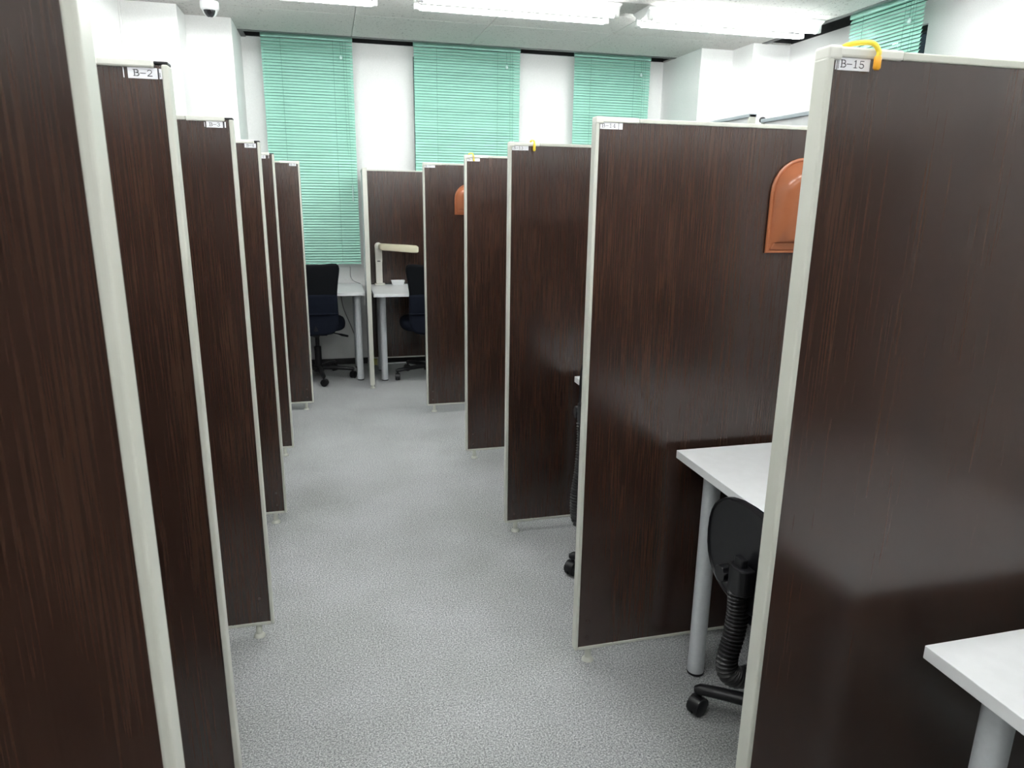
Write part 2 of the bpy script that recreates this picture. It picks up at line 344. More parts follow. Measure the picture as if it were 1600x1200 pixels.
# ------------------------------------------------------------------ blinds
PITCHZ, SLATW = 0.0213, 0.0255
def blind(loc, width, z0, label, rz=0.0, wand=True):
    """local: x along the slats, -y towards the room, z absolute"""
    t = thing('venetian_blind', loc, label, 'blind', 'mint venetian blinds', rz)
    top = 2.555
    MB().box(-width/2, width/2, -0.013, 0.013, top+0.004, top+0.034).build('head_rail', MINT, t, bevel=0.002)
    for u in (-0.4, 0.4): MB().box(u*width-0.012, u*width+0.012, -0.015, 0.015, top+0.03, SLOTTOP).build('mounting_bracket', SLOTFRAME, t)
    n = int((top-z0-0.03)/PITCHZ)
    A, BOW = math.radians(57), 0.0030        # lower edge towards the room, crown outwards
    pts = []
    for k in range(5):
        u, bow = (k/4-0.5)*SLATW, BOW*(1-(k/2-1)**2)
        pts.append((math.cos(A)*u - bow*math.sin(A), math.sin(A)*u + bow*math.cos(A)))
    mb = MB(); th = 0.0004
    mb.quadring([[(x, y, z) for y, z in pts] + [(x, y+th, z) for y, z in reversed(pts)] for x in (-width/2+0.002, width/2-0.002)])
    first = mb.build('slat', MINT, t, smooth=60)
    first.location = (0, 0, top-0.012)
    for k in range(1, n):
        o = first.copy(); COL.objects.link(o); o.location = (random.uniform(-0.0008, 0.0008), 0, top-0.012-k*PITCHZ)
        o.rotation_euler = (random.uniform(-0.05, 0.05), random.uniform(-0.0006, 0.0006), 0)
    zb = top-0.012-n*PITCHZ
    br = MB().box(-width/2, width/2, -0.012, 0.012, zb-0.012, zb+0.004).build('bottom_rail', MINT, t, bevel=0.003)
    for u in (-0.29, 0.28):
        MB().tube([(u*width, -0.0145, zb), (u*width, -0.0145, top+0.004)], 0.0011, 5).build('ladder_cord', MINTC, t)
        MB().lathe([(0.004, -0.0165), (0.006, -0.014), (0.006, -0.012)], (u*width, 0, zb-0.004), 8, 'y').build('cord_button', CLEARP, br)
    u = 0.36*width
    wd = MB().tube([(u+0.0, -0.022, top), (u+0.004, -0.026, top-0.10)], 0.0012, 6).build('tilt_cord', MINTC, t)
    MB().lathe([(0.003, 0.014), (0.008, 0.008), (0.012, -0.004), (0.010, -0.012), (0.004, -0.016)], (u+0.004, -0.026, top-0.113), 10).build('cord_knob', CLEARP, wd, smooth=50)
    u = 0.42*width
    pc = MB()
    pc.tube([(u, -0.02, top), (u+0.004, -0.021, top-0.55), (u+0.01, -0.022, zb+0.62)], 0.0010, 5); pc.tube([(u-0.02, -0.02, top), (u-0.016, -0.021, top-0.75), (u-0.01, -0.022, zb+0.85)], 0.0010, 5)
    pc = pc.build('lift_cord', MINTC, t)
    MB().lathe([(0.002, 0), (0.0032, -0.02), (0.0038, -0.10), (0.005, -0.125), (0.003, -0.13)], (u+0.012, -0.022, zb+0.62), 8).build('cord_tassel', CLEARP, pc, smooth=50)
    return t
BY = 6.06
blind((-0.085, BY, 0), 0.672, 0.862, 'tall mint venetian blind above the left back desk, its bottom rail in view')
blind((1.155, BY, 0), 0.872, 0.862, 'widest mint venetian blind, the middle one on the back wall')
blind((2.400, BY, 0), 0.688, 0.862, 'mint venetian blind right of the white strip, rising behind panel B-14')
blind((3.365, 4.045, 0), 0.62, 0.95, 'mint venetian blind on the right side wall above panel B-15', rz=-math.pi/2)

# ------------------------------------------------------------------ ceiling lights
proto_light = None
def light_fixture(x, y, label):
    """two-lamp trapezoid batten, 1.25 m along x"""
    global proto_light
    L = 0.625
    if proto_light is None:
        t = thing('fluorescent_light', (x, y, ZC), label, 'ceiling light', 'twin-tube ceiling battens')
        body = [(-0.12, 0), (0.12, 0), (0.12, -0.012), (0.035, -0.055), (-0.035, -0.055), (-0.12, -0.012)]
        MB().quadring([[(xx, yy, zz) for yy, zz in body] for xx in (-L, L)]).build('body', FIXT, t, bevel=0.003)
        for s in (-1, 1):
            MB().lathe([(0.0145, -L+0.034), (0.0145, L-0.034)], (0, s*0.088, -0.066), 14, 'x').build('tube', TUBE, t, smooth=40)
            for e in (-1, 1):
                so = MB().box(e*(L-0.033), e*(L-0.008), s*0.088-0.014, s*0.088+0.014, -0.078, -0.008).build('socket', FIXT, t, bevel=0.005)
                MB().lathe([(0.0155, 0), (0.0155, 0.012), (0.013, 0.014)], (e*(L-0.043) if e > 0 else -(L-0.031)-0.0, s*0.088, -0.066), 12, 'x').build('socket_ring', FIXT, so, smooth=40)
        proto_light = t
    else:
        t = proto_light.copy(); COL.objects.link(t); t.location = (x, y, ZC); t['label'] = label
        for c in proto_light.children:
            d = c.copy(); COL.objects.link(d); d.parent = t
            for g in c.children:
                e = g.copy(); COL.objects.link(e); e.parent = d
    return t
LX = (-0.27, 1.175, 2.60); LYS = (4.55, 2.73, 0.91, -0.91)
names = {(0, 0): 'lit twin-tube batten at the left of the ceiling row in view', (1, 0): 'lit twin-tube batten in the middle above the widest blind',
         (2, 0): 'lit twin-tube batten at the right, its end near the side-wall recess'}
for j, ly in enumerate(LYS):
    for i, lx in enumerate(LX):
        light_fixture(lx, ly, names.get((i, j), 'twin-tube batten of the %s row overhead, %s' % (('', 'second', 'third', 'rearmost')[j], ('left', 'middle', 'right')[i])))

# ------------------------------------------------------------------ lettering
def arc(cx, cy, rx, ry, a0, a1, n=8):
    return [(cx+rx*math.cos(math.radians(a0+(a1-a0)*i/n)), cy+ry*math.sin(math.radians(a0+(a1-a0)*i/n))) for i in range(n+1)]
TH, TN = 0.14, 0.085
GLYPH = {
 'B': [([(0.14, 0), (0.14, 1)], TH), ([(0.0, 0.03), (0.36, 0.03)], TN), ([(0.0, 0.97), (0.36, 0.97)], TN), ([(0.14, 0.53), (0.36, 0.53)], TN),
       (arc(0.34, 0.75, 0.21, 0.22, 90, -90), TH*.9), (arc(0.36, 0.28, 0.25, 0.25, 90, -90), TH*.9)],
 '-': [([(0.02, 0.46), (0.60, 0.46)], TN*1.2)],
 '1': [([(0.32, 0), (0.32, 1)], TH), ([(0.14, 0.84), (0.32, 0.98)], TN), ([(0.12, 0.03), (0.52, 0.03)], TN)],
 '2': [(arc(0.31, 0.72, 0.22, 0.25, 170, -20) + [(0.42, 0.45), (0.20, 0.22), (0.08, 0.05)], TN*1.15), ([(0.07, 0.05), (0.56, 0.05)], TH)],
 '3': [(arc(0.28, 0.76, 0.21, 0.21, 160, -80), TN*1.2), (arc(0.28, 0.28, 0.25, 0.27, 80, -160), TH*.85)],
 '4': [([(0.42, 0), (0.42, 1)], TH), ([(0.42, 0.97), (0.04, 0.28), (0.60, 0.28)], TN), ([(0.28, 0.03), (0.56, 0.03)], TN)],
 '5': [([(0.54, 0.95), (0.14, 0.95)], TH*.8), ([(0.14, 0.95), (0.12, 0.5)], TN), (arc(0.29, 0.30, 0.26, 0.29, 130, -160), TH*.85)],
 '6': [(arc(0.32, 0.30, 0.24, 0.28, 0, 360, 14), TN*1.2), ([(0.08, 0.32), (0.10, 0.62), (0.22, 0.86), (0.46, 0.97)], TN*1.3)],
}
def lettering(text, x0, zb, h, y, parent, width=None):
    mb = MB(); adv = 0.72*h
    if width: adv = width/len(text)
    sx = adv/0.72/1.0
    for i, ch in enumerate(text):
        ox = x0+i*adv
        for pl, wd in GLYPH[ch]:
            for (a, b), (c, d) in zip(pl[:-1], pl[1:]):
                p, q = Vector((ox+a*sx, zb+b*h)), Vector((ox+c*sx, zb+d*h)); t = (q-p)
                if t.length < 1e-7: continue
                t.normalize(); n = Vector((-t.y, t.x))*wd*h/2; e = t*wd*h*0.3
                c4 = [p-e-n, q+e-n, q+e+n, p-e+n]
                mb.quadring([[(u.x, yy, u.y) for u in c4] for yy in (y, y-0.00025)])
    return mb.build('lettering', INK, parent)

# ------------------------------------------------------------------ partitions
TP, HP = 0.032, 1.62
def partition(s, x, yfar, length, label, text=None, tagx=None, extra=None, screws=True, capgap=False, seam=0.121):
    """s=+1: board runs to +x from the aisle edge; s=-1: to -x.  Base at the aisle edge, mid thickness."""
    t = thing('divider_panel', (x, yfar-TP/2, 0), label, 'partition', 'dark wood partitions along the aisle')
    h = TP/2; L = length
    def bx(a, b, y0, y1, z0, z1, name, m, par=t, bevel=0.0, **k): return MB().box(s*a, s*b, y0, y1, z0, z1).build(name, m, par, bevel=bevel, **k)
    bx(0, 0.0105, -h, h, 0.048, HP-(0.0075 if capgap else 0.014), 'end_post', FRAME, bevel=0.003, seg=3)
    bx(L-0.0118, L, -h, h, 0.048, HP-0.014, 'end_post', FRAME, bevel=0.0035)
    bx(0.0100, L-0.0112, -h+0.004, h-0.004, 0.056, HP-0.009, 'board', WOOD)
    bx(seam, L-0.012, -h+0.001, h-0.001, HP-0.0125, HP-0.0015, 'top_rail', FRAME, bevel=0.002)
    bx(0.0005 if not capgap else 0.021, seam-0.0008, -h-0.0005, h+0.0005, HP-0.0135, HP, 'corner_rail', CAPM, bevel=0.003)
    if capgap: bx(0.0005, 0.0215, -h+0.002, h-0.002, HP-0.0075, HP-0.003, 'dark_gap_fill', BLACK, bevel=0.001)  # black block stands in for the shade inside the gap of the missing cap
    else: bx(0.0, 0.022, -h-0.001, h+0.001, HP-0.0175, HP+0.0012, 'corner_cap', CAPM, bevel=0.004, seg=3)
    bx(0.012, 0.127, -h+0.0005, h-0.0005, 0.0475, 0.058, 'bottom_rail', FRAME, bevel=0.0015)
    bx(0.128, L-0.012, -h+0.001, h-0.001, 0.0485, 0.058, 'bottom_rail', FRAME, bevel=0.0015)
    for u in (0.05, L-0.06):
        MB().lathe([(0.019, 0.0), (0.019, 0.003), (0.0145, 0.009), (0.0105, 0.012), (0.0100, 0.034), (0.008, 0.039), (0.007, 0.052)], (s*u, 0, 0), 16).build('foot', FRAME, t, smooth=40)
    if screws:
        for z in (0.145, 0.088):
            MB().lathe([(0.0052, 0), (0.0048, 0.0012), (0.003, 0.0018)], (0, 0, 0), 10, 'y').build('screw_cap', DARKCAP, t, smooth=50, loc=(s*0.040, -h+0.0022, z))
    if text:
        a, b = tagx; z0, z1 = 1.5905, 1.6065
        st = MB().box(a, b, -h+0.0033, -h+0.0042, z0, z1).build('name_label', PAPER, t)
        wtxt = min(b-a-0.004, 0.0115*0.86*len(text))
        lettering(text, (a+b)/2-wtxt/2+0.001 if len(text) < 4 else a+0.0045, z0+0.0035, 0.0095, -h+0.0033, st, wtxt)
        for (c, d, zz0, zz1, mm) in (extra or []):
            MB().box(c, d, -h+0.0030, -h+0.0041, zz0, zz1).build('label_remnant', mm, st)
    return t
LEN_L, LEN_R = 0.935, 0.955
P = []
partition(-1, -0.153, 0.600, 1.030, 'nearest left partition, blurred dark wood board filling the left edge', screws=True)
partition(-1, -0.233, 1.341, LEN_L, 'left dark wood partition labelled B-2', 'B-2', (-0.060, -0.017),
          [(-0.0665, -0.0655, 1.591, 1.606, PAPER), (-0.0168, -0.0145, 1.5925, 1.606, INK), (-0.0145, -0.0105, 1.591, 1.606, PAPER), (-0.0140, -0.0128, 1.5935, 1.600, INK)], capgap=True)
partition(-1, -0.238, 2.212, LEN_L, 'left dark wood partition labelled B-3', 'B-3', (-0.069, -0.027),
          [(-0.0268, -0.0225, 1.593, 1.605, INK), (-0.0225, -0.019, 1.591, 1.606, PAPER), (-0.074, -0.0725, 1.592, 1.604, PAPER)], capgap=True)
partition(-1, -0.241, 3.082, LEN_L, 'left dark wood partition labelled B-4', 'B-4', (-0.057, -0.015), [(-0.0148, -0.0125, 1.591, 1.605, INK)], capgap=True)
partition(-1, -0.247, 3.952, LEN_L, 'left dark wood partition labelled B-5, narrowest strip of the left row', 'B-5', (-0.078, -0.040), [(-0.032, -0.029, 1.590, 1.606, INK), (-0.026, -0.024, 1.592, 1.606, PAPER)], capgap=True)
partition(-1, -0.154, 4.849, 1.03, 'farthest left partition, labelled B-6, beside the left swivel chair', 'B-6', (-0.062, -0.020), [(-0.066, -0.0635, 1.592, 1.600, INK)])
partition(1, 0.668, 0.933, LEN_R+0.02, 'large right foreground partition labelled B-15', 'B-15', (0.0172, 0.0690),
          [(0.0142, 0.0155, 1.591, 1.6065, PAPER), (0.0182, 0.0190, 1.592, 1.605, INK)], screws=True)
partition(1, 0.680, 1.846, LEN_R, 'right dark wood partition labelled B-14 with the orange hood on it', 'B-14', (0.0125, 0.0630),
          [(0.0632, 0.0640, 1.591, 1.606, INK), (0.0645, 0.0745, 1.5905, 1.6065, PAPER)])
partition(1, 0.680, 2.766, LEN_R, 'right dark wood partition labelled B-13', 'B-13', (0.0125, 0.076))
partition(1, 0.681, 3.689, LEN_R, 'right dark wood partition labelled B-12', 'B-12', (0.0125, 0.077))
partition(1, 0.589, 4.618, 1.045, 'farthest right partition, labelled B-11, set out into the aisle', 'B-11', (0.011, 0.077))

# unseen partitions continuing the rows, added to match reflections in the near panels
partition(-1, -0.240, -0.270, LEN_L, 'unseen left dark wood partition added one booth behind the nearest left one')
partition(1, 0.690, 0.020, LEN_R, 'unseen right dark wood partition added one booth nearer than B-15')
partition(-1, -0.240, -1.140, LEN_L, 'unseen left dark wood partition added two booths behind the nearest left one')
partition(1, 0.690, -0.900, LEN_R, 'unseen right dark wood partition added two booths nearer than B-15')

# divider between the two back desks (runs in depth), and the dark panel behind the right one
t = thing('divider_panel', (0.2665, 5.273, 0), 'slim divider seen edge-on between the two back desks', 'partition', rz=math.radians(-1.5))
def part_box(x0, x1, y0, y1, z0, z1, name, m, par, **k): return MB().box(x0, x1, y0, y1, z0, z1).build(name, m, par, **k)
part_box(-0.0165, 0.0165, 0, 0.014, 0.03, 1.606, 'end_post', FRAME, t, bevel=0.003)
part_box(-0.0125, 0.0005, 0.013, 0.72, 0.05, 1.60, 'grey_board', GREYBOARD, t)
part_box(0.0005, 0.0125, 0.013, 0.72, 0.05, 1.60, 'board', WOOD, t)
part_box(-0.0155, 0.0155, 0.014, 0.72, 1.595, 1.607, 'top_rail', FRAME, t, bevel=0.002)
part_box(-0.0155, 0.0155, 0.014, 0.72, 0.040, 0.052, 'bottom_rail', FRAME, t, bevel=0.002)
for yy in (0.03, 0.68):
    MB().lathe([(0.019, 0.0), (0.019, 0.003), (0.0145, 0.009), (0.0095, 0.012), (0.0088, 0.034), (0.007, 0.045)], (0, yy, 0), 16).build('foot', FRAME, t, smooth=40)
t = thing('divider_panel', (0.30, 6.025, 0), 'dark wood panel standing against the back wall behind the desk lamp', 'partition')
part_box(0.010, 1.09, -0.008, 0.008, 0.08, 1.612, 'board', WOOD, t)
part_box(0.0, 0.011, -0.011, 0.011, 0.069, 1.612, 'end_post', FRAME, t, bevel=0.003)
part_box(1.089, 1.10, -0.011, 0.011, 0.069, 1.612, 'end_post', FRAME, t, bevel=0.003)
part_box(0.0, 1.10, -0.011, 0.011, 1.609, 1.618, 'top_rail', FRAME, t, bevel=0.002)
part_box(0.011, 1.089, -0.010, 0.010, 0.069, 0.081, 'bottom_rail', FRAME, t, bevel=0.002)
for xx in (0.06, 1.04):
    MB().lathe([(0.016, 0.0), (0.016, 0.003), (0.012, 0.009), (0.0085, 0.012), (0.0085, 0.07)], (xx, 0, 0), 14).build('foot', FRAME, t, smooth=40)
# back partitions behind the right booths
def back_partition(x, y0, y1, top, label, rail, lip=False):
    t = thing('divider_panel', (x, y0, 0), label, 'partition', 'pale partitions behind the right booths')
    L = y1-y0
    part_box(-0.010, 0.010, 0.012, L-0.012, 0.055, top-0.014, 'board', GREYBOARD, t)
    part_box(-0.0155, 0.0155, 0, 0.014, 0.045, top-0.001, 'end_post', FRAME, t, bevel=0.003); part_box(-0.0155, 0.0155, L-0.014, L, 0.045, top-0.001, 'end_post', FRAME, t, bevel=0.003)
    part_box(-0.018, 0.018, 0.0, L, top-0.014, top, 'top_rail', rail, t, bevel=0.002)
    part_box(-0.0150, 0.0150, 0.014, L-0.014, 0.045, 0.057, 'bottom_rail', FRAME, t, bevel=0.002)
    for yy in (0.05, L-0.05):
        MB().lathe([(0.019, 0.0), (0.019, 0.003), (0.0145, 0.009), (0.0095, 0.012), (0.0088, 0.05)], (0, yy, 0), 14).build('foot', FRAME, t, smooth=40)
    return t
back_partition(1.665, 2.675, 3.62, 1.752, 'pale back partition peeking over B-14, with an upright end post', RAILGREY)
t = back_partition(1.665, 1.86, 2.59, 1.722, 'pale back partition with a broad grey rail between B-14 and B-15', RAILGREY)
MB().lathe([(0.004, 0), (0.004, 0.012), (0.011, 0.016), (0.013, 0.024), (0.010, 0.032), (0.004, 0.035)], (0, 0.745, 1.698), 12).build('rail_knob', BLACK, t, smooth=50)
back_partition(1.665, 0.945, 1.80, 1.62, 'pale back partition behind the booth with the nearer black chair', RAILGREY)
back_partition(1.665, -0.02, 0.885, 1.62, 'pale back partition behind the foreground white desk', RAILGREY)

# ------------------------------------------------------------------ desks
def desk(x0, x1, y0, y1, label, zt=0.704, leg_in=(0.073, 0.089), cable=False):
    """white top on four round legs"""
    t = thing('desk', ((x0+x1)/2, (y0+y1)/2, 0), label, 'desk', 'white booth desks')
    hx, hy = (x1-x0)/2, (y1-y0)/2
    part_box(-hx, hx, -hy, hy, zt-0.024, zt, 'tabletop', WHITE, t, bevel=0.0012)
    for sx in (-1, 1):
        for sy in (-1, 1):
            px, py = sx*(hx-leg_in[0]), sy*(hy-leg_in[1])
            lg = MB().lathe([(0.0255, 0.008), (0.0255, 0.052), (0.0250, 0.053), (0.0250, 0.6785)], (px, py, 0), 24).build('leg', LEG, t, smooth=40)
            MB().lathe([(0.024, 0.0), (0.0262, 0.002), (0.0262, 0.009)], (px, py, 0), 20).build('foot_cap', BLACK, lg, smooth=40)
    return t
desk(0.961, 1.615, 0.985, 1.783, 'white desk between partitions B-14 and B-15 with a black chair under it')
desk(0.928, 1.615, 0.045, 0.826, 'white desk cropped by the bottom right corner, in front of B-15')
desk(0.958, 1.615, 1.890, 2.689, 'white desk between B-13 and B-14, only a corner showing')
desk(-0.56, 0.245, 5.49, 6.12, 'white desk under the left window blind, beside the swivel chair', leg_in=(0.053, 0.090))
desk(0.305, 1.18, 5.385, 6.010, 'white desk with the cream lamp, in front of the dark back panel', leg_in=(0.073, 0.14))

# ------------------------------------------------------------------ chairs
def star_base(t, R, rots, mat_arm, zh=0.10):
    """five arms each with a twin-wheel caster"""
    MB().lathe([(0.030, 0.055), (0.040, 0.062), (0.040, 0.100), (0.030, 0.112)], (0, 0, 0), 16).build('hub', mat_arm, t, smooth=40)
    for k in range(5):
        a = rots+2*math.pi*k/5; c, s = math.cos(a), math.sin(a)
        pts = [(c*r, s*r, z) for r, z in ((0.02, 0.092), (0.10, 0.090), (R*0.8, 0.083), (R, 0.078), (R+0.014, 0.074))]
        arm = MB().tube(pts, [0.021, 0.020, 0.0175, 0.0165, 0.010], 10, ell=(0.9, 1.05)).build('base_arm', mat_arm, t, smooth=50)
        ca = MB(); px, py = c*R, s*R; b = a+1.1; tc, ts = math.cos(b), math.sin(b)
        # stem, hood and two wheels
        ca.lathe([(0.007, 0.05), (0.007, 0.075)], (px, py, 0), 8)
        for sd in (-1, 1):
            wheel = []
            for off, rr in ((0.003, 0.022), (0.004, 0.0265), (0.016, 0.0265), (0.019, 0.021)):
                wheel.append([(px+tc*0.006+(-ts)*sd*off+tc*rr*math.cos(2*math.pi*q/18), py+ts*0.006+tc*sd*off+ts*rr*math.cos(2*math.pi*q/18), 0.0265+rr*math.sin(2*math.pi*q/18)) for q in range(18)])
            ca.quadring(wheel)
        hood = []
        for off in (-0.017, 0.017):
            hood.append([(px+tc*0.006-ts*off+tc*rr*math.cos(math.radians(q)), py+ts*0.006+tc*off+ts*rr*math.cos(math.radians(q)), 0.029+rr*math.sin(math.radians(q))) for rr, q in [(0.0285, d) for d in range(-10, 191, 20)]])
        ca.quadring(hood)
        ca.build('caster', BLACK, arm, smooth=45)
    return t
def cushion(outline, z0, z1, r, dome=0.0):
    mb = MB(); rings = []
    for k in range(5):
        a = math.radians(90*k/4); rings.append([(x, y, z0+r-r*math.cos(a)) for x, y in inset(outline, r-r*math.sin(a))])
    for k in range(5):
        a = math.radians(90*k/4); rings.append([(x, y, z1-r+r*math.sin(a)) for x, y in inset(outline, r-r*math.cos(a))])
    if dome: rings.append([(x*0.55, y*0.55, z1+dome) for x, y in outline])
    return mb.quadring(rings)
def oval(rx, ry, n=28, p=2.4):
    out = []
    for k in range(n):
        a = 2*math.pi*k/n; c, s = math.cos(a), math.sin(a)
        out.append((rx*math.copysign(abs(c)**(2/p), c), ry*math.copysign(abs(s)**(2/p), s)))
    return out
def task_chair(loc, label, rz=0.0, bh=0.60, arm_rot=0.0):
    """low-backed task chair with a ribbed boot; local +x is forwards (towards the desk), back at -x"""
    t = thing('task_chair', loc, label, 'chair', 'black task chairs tucked under booth desks', rz)
    star_base(t, 0.265, arm_rot, BLACK)
    MB().lathe([(0.026, 0.10), (0.026, 0.24), (0.015, 0.245), (0.015, 0.37)], (0, 0, 0), 14).build('gas_column', BLACK, t, smooth=40)
    cushion(oval(0.21, 0.21), 0.40, 0.455, 0.022, 0.004).build('seat', NAVY, t, smooth=50)
    MB().box(-0.09, 0.09, -0.07, 0.07, 0.36, 0.401).build('seat_plate', BLACK, t, bevel=0.006)
    xb = -0.228
    # back shell: oval plate in the y-z plane with a raised rim, cushion on its front
    out = oval(0.160, 0.132, 32, 2.4)
    def ring(d, x, curve=0.2): return [(xb+x+curve*(y*y), y, bh+z) for y, z in inset(out, d)]
    MB().quadring([ring(0.011, -0.004), ring(0.006, -0.0045), ring(0.004, -0.010), ring(0.0, -0.008), ring(-0.001, 0.004), ring(0.002, 0.008)]).build('back_shell', BLACK, t, smooth=40)
    MB().quadring([ring(0.004, 0.0085), ring(0.002, 0.012), ring(0.006, 0.018), ring(0.03, 0.022)]).build('back_cushion', NAVY, t, smooth=50)
    # bracket box, top button and side knob
    br = MB().quadring([[(xb-0.006, -0.050, z), (xb-0.006, 0.012, z), (xb-0.030, 0.014, z), (xb-0.043, 0.004, z), (xb-0.046, -0.016, z), (xb-0.043, -0.040, z), (xb-0.030, -0.050, z)] for z in (bh-0.078, bh-0.010)]).build('bracket', BLACK, t, bevel=0.004)
    MB().prism(rounded(xb-0.034, xb-0.014, -0.032, 0.002, 0.006), bh-0.012, bh+0.010).build('push_button', BLACK, br, bevel=0.002)
    kn = []
    for xx, rr in ((-0.008, 0.013), (-0.014, 0.013), (-0.016, 0.019), (-0.019, 0.022), (-0.042, 0.022), (-0.045, 0.0195)):
        f = [rr-0.0032*(k % 4 < 2)*(rr > 0.0215) for k in range(32)]
        kn.append([(xb+xx, 0.036+f[k]*math.cos(2*math.pi*k/32), bh-0.055+f[k]*math.sin(2*math.pi*k/32)) for k in range(32)])
    MB().quadring(kn).build('knob', BLACK, br, smooth=30)
    # ribbed boot from the bracket down and forward under the seat
    d = bh-0.60
    path = bez([(xb-0.020, -0.012, bh-0.075), (xb-0.016, -0.012, bh-0.14), (xb-0.022, -0.012, 0.39+d*.6), (xb-0.033, -0.012, 0.330+d*.3), (xb-0.024, -0.012, 0.285), (xb+0.012, -0.012, 0.262), (xb+0.06, -0.012, 0.272), (xb+0.11, -0.012, 0.315), (xb+0.145, -0.012, 0.365)], 16)
    P_, r_ = [], []
    # resample to even rib pitch
    acc = [0]
    for a, b in zip(path[:-1], path[1:]): acc.append(acc[-1]+(b-a).length)
    nr = int(acc[-1]/0.0105)
    def at(u):
        for i in range(len(acc)-1):
            if acc[i+1] >= u: 
                q = (u-acc[i])/(acc[i+1]-acc[i]+1e-9); return path[i]*(1-q)+path[i+1]*q
        return path[-1]
    for k in range(nr):
        for fr, rr in ((0.0, 0.82), (0.3, 1.0), (0.55, 1.0), (0.85, 0.82)):
            P_.append(at((k+fr)/nr*acc[-1])); r_.append(0.031*rr)
    MB().tube(P_, r_, 14, ell=(0.72, 0.95)).build('ribbed_boot', RUBBER, t, smooth=30)
    return t
task_chair((1.158, 1.360, 0), 'black low-backed task chair under the desk beside B-15, ribbed boot showing', rz=0.06, bh=0.590, arm_rot=math.radians(137))
task_chair((1.085, 2.212, 0), 'black task chair between B-13 and B-14, mostly hidden, one caster showing', rz=-0.12, bh=0.735, arm_rot=math.radians(157))

def swivel_chair(loc, label, rz=0.0, arm_rot=0.3, lever=True):
    """high-backed swivel chair; local +y is forwards, back at -y"""
    t = thing('swivel_chair', loc, label, 'chair', 'high-backed chairs at the back desks', rz)
    star_base(t, 0.265, arm_rot, BLACK)
    MB().lathe([(0.027, 0.10), (0.027, 0.26), (0.016, 0.265), (0.016, 0.37)], (0, 0, 0), 14).build('gas_column', BLACK, t, smooth=40)
    MB().box(-0.08, 0.08, -0.10, 0.08, 0.36, 0.402).build('seat_plate', BLACK, t, bevel=0.006)
    cushion([(x, y+0.01) for x, y in oval(0.222, 0.215, 28, 3.0)], 0.402, 0.485, 0.034, 0.004).build('seat', NAVY, t, smooth=50)
    yb = -0.262
    def back(pts, d0, d1, name, m, puff):
        # pts: CCW outline in (x, z)
        def ring(d, off): return [(x, yb+off-0.75*x*x*-1*0.6+0.10*(z-0.45)*-0.6*0.0, z) for x, z in inset(pts, d)]
        mb = MB(); mb.quadring([ring(0.02, d0), ring(0.006, d0+0.002), ring(0.0, d0+0.008), ring(0.0, d1-0.008), ring(0.006, d1-0.002), ring(0.02, d1)])
        return mb.build(name, m, t, smooth=50)
    def mirror(r): return r + [(-x, z) for x, z in reversed(r)]
    up_r = [(0.166, 0.66), (0.170, 0.72), (0.180, 0.80), (0.190, 0.86), (0.193, 0.89), (0.188, 0.912), (0.172, 0.926), (0.14, 0.928), (0.07, 0.921)]
    back(mirror(up_r), 0.0, 0.028, 'mesh_back', MESHM, 0)
    lo_r = [(0.06, 0.395), (0.12, 0.402), (0.150, 0.425), (0.168, 0.48), (0.172, 0.55), (0.170, 0.62), (0.168, 0.695), (0.10, 0.70)]
    back(mirror(lo_r), -0.008, 0.040, 'lower_back', NAVY, 0)
    band_r = [(0.05, 0.548), (0.174, 0.550), (0.1745, 0.566), (0.05, 0.566)]
    MB().tube([(x*0.172/1.0, yb-0.0075+0.45*(x*0.172)**2, 0.555) for x in [k/6-1 for k in range(13)]], 0.006, 8).build('back_seam', NAVY, t, smooth=50)
    MB().tube([(0, -0.02, 0.378), (0, -0.16, 0.372), (0, -0.235, 0.385), (0, yb+0.006, 0.43), (0, yb+0.012, 0.52)], 0.016, 10, ell=(0.6, 1.6)).build('back_support', BLACK, t, smooth=50)
    if lever:
        MB().tube([(0.06, -0.02, 0.385), (0.16, -0.09, 0.372), (0.19, -0.11, 0.366), (0.235, -0.135, 0.360)], [0.005, 0.005, 0.010, 0.009], 8).build('height_lever', BLACK, t, smooth=50)
    return t
swivel_chair((-0.128, 5.690, 0), 'black and navy high-backed swivel chair at the left back desk', arm_rot=math.radians(-82))
right_chair = swivel_chair((0.735, 5.585, 0), 'black and navy high-backed swivel chair at the lamp desk, half behind B-11', arm_rot=math.radians(195), lever=False)
MB().tube(bez([(0.0, -0.08, 0.364), (0.005, -0.13, 0.33), (0.01, -0.14, 0.28), (0.003, -0.15, 0.22), (-0.015, -0.16, 0.165), (-0.02, -0.16, 0.15)], 6), 0.0032, 6).build('hanging_cord', CORDG, right_chair, smooth=60)

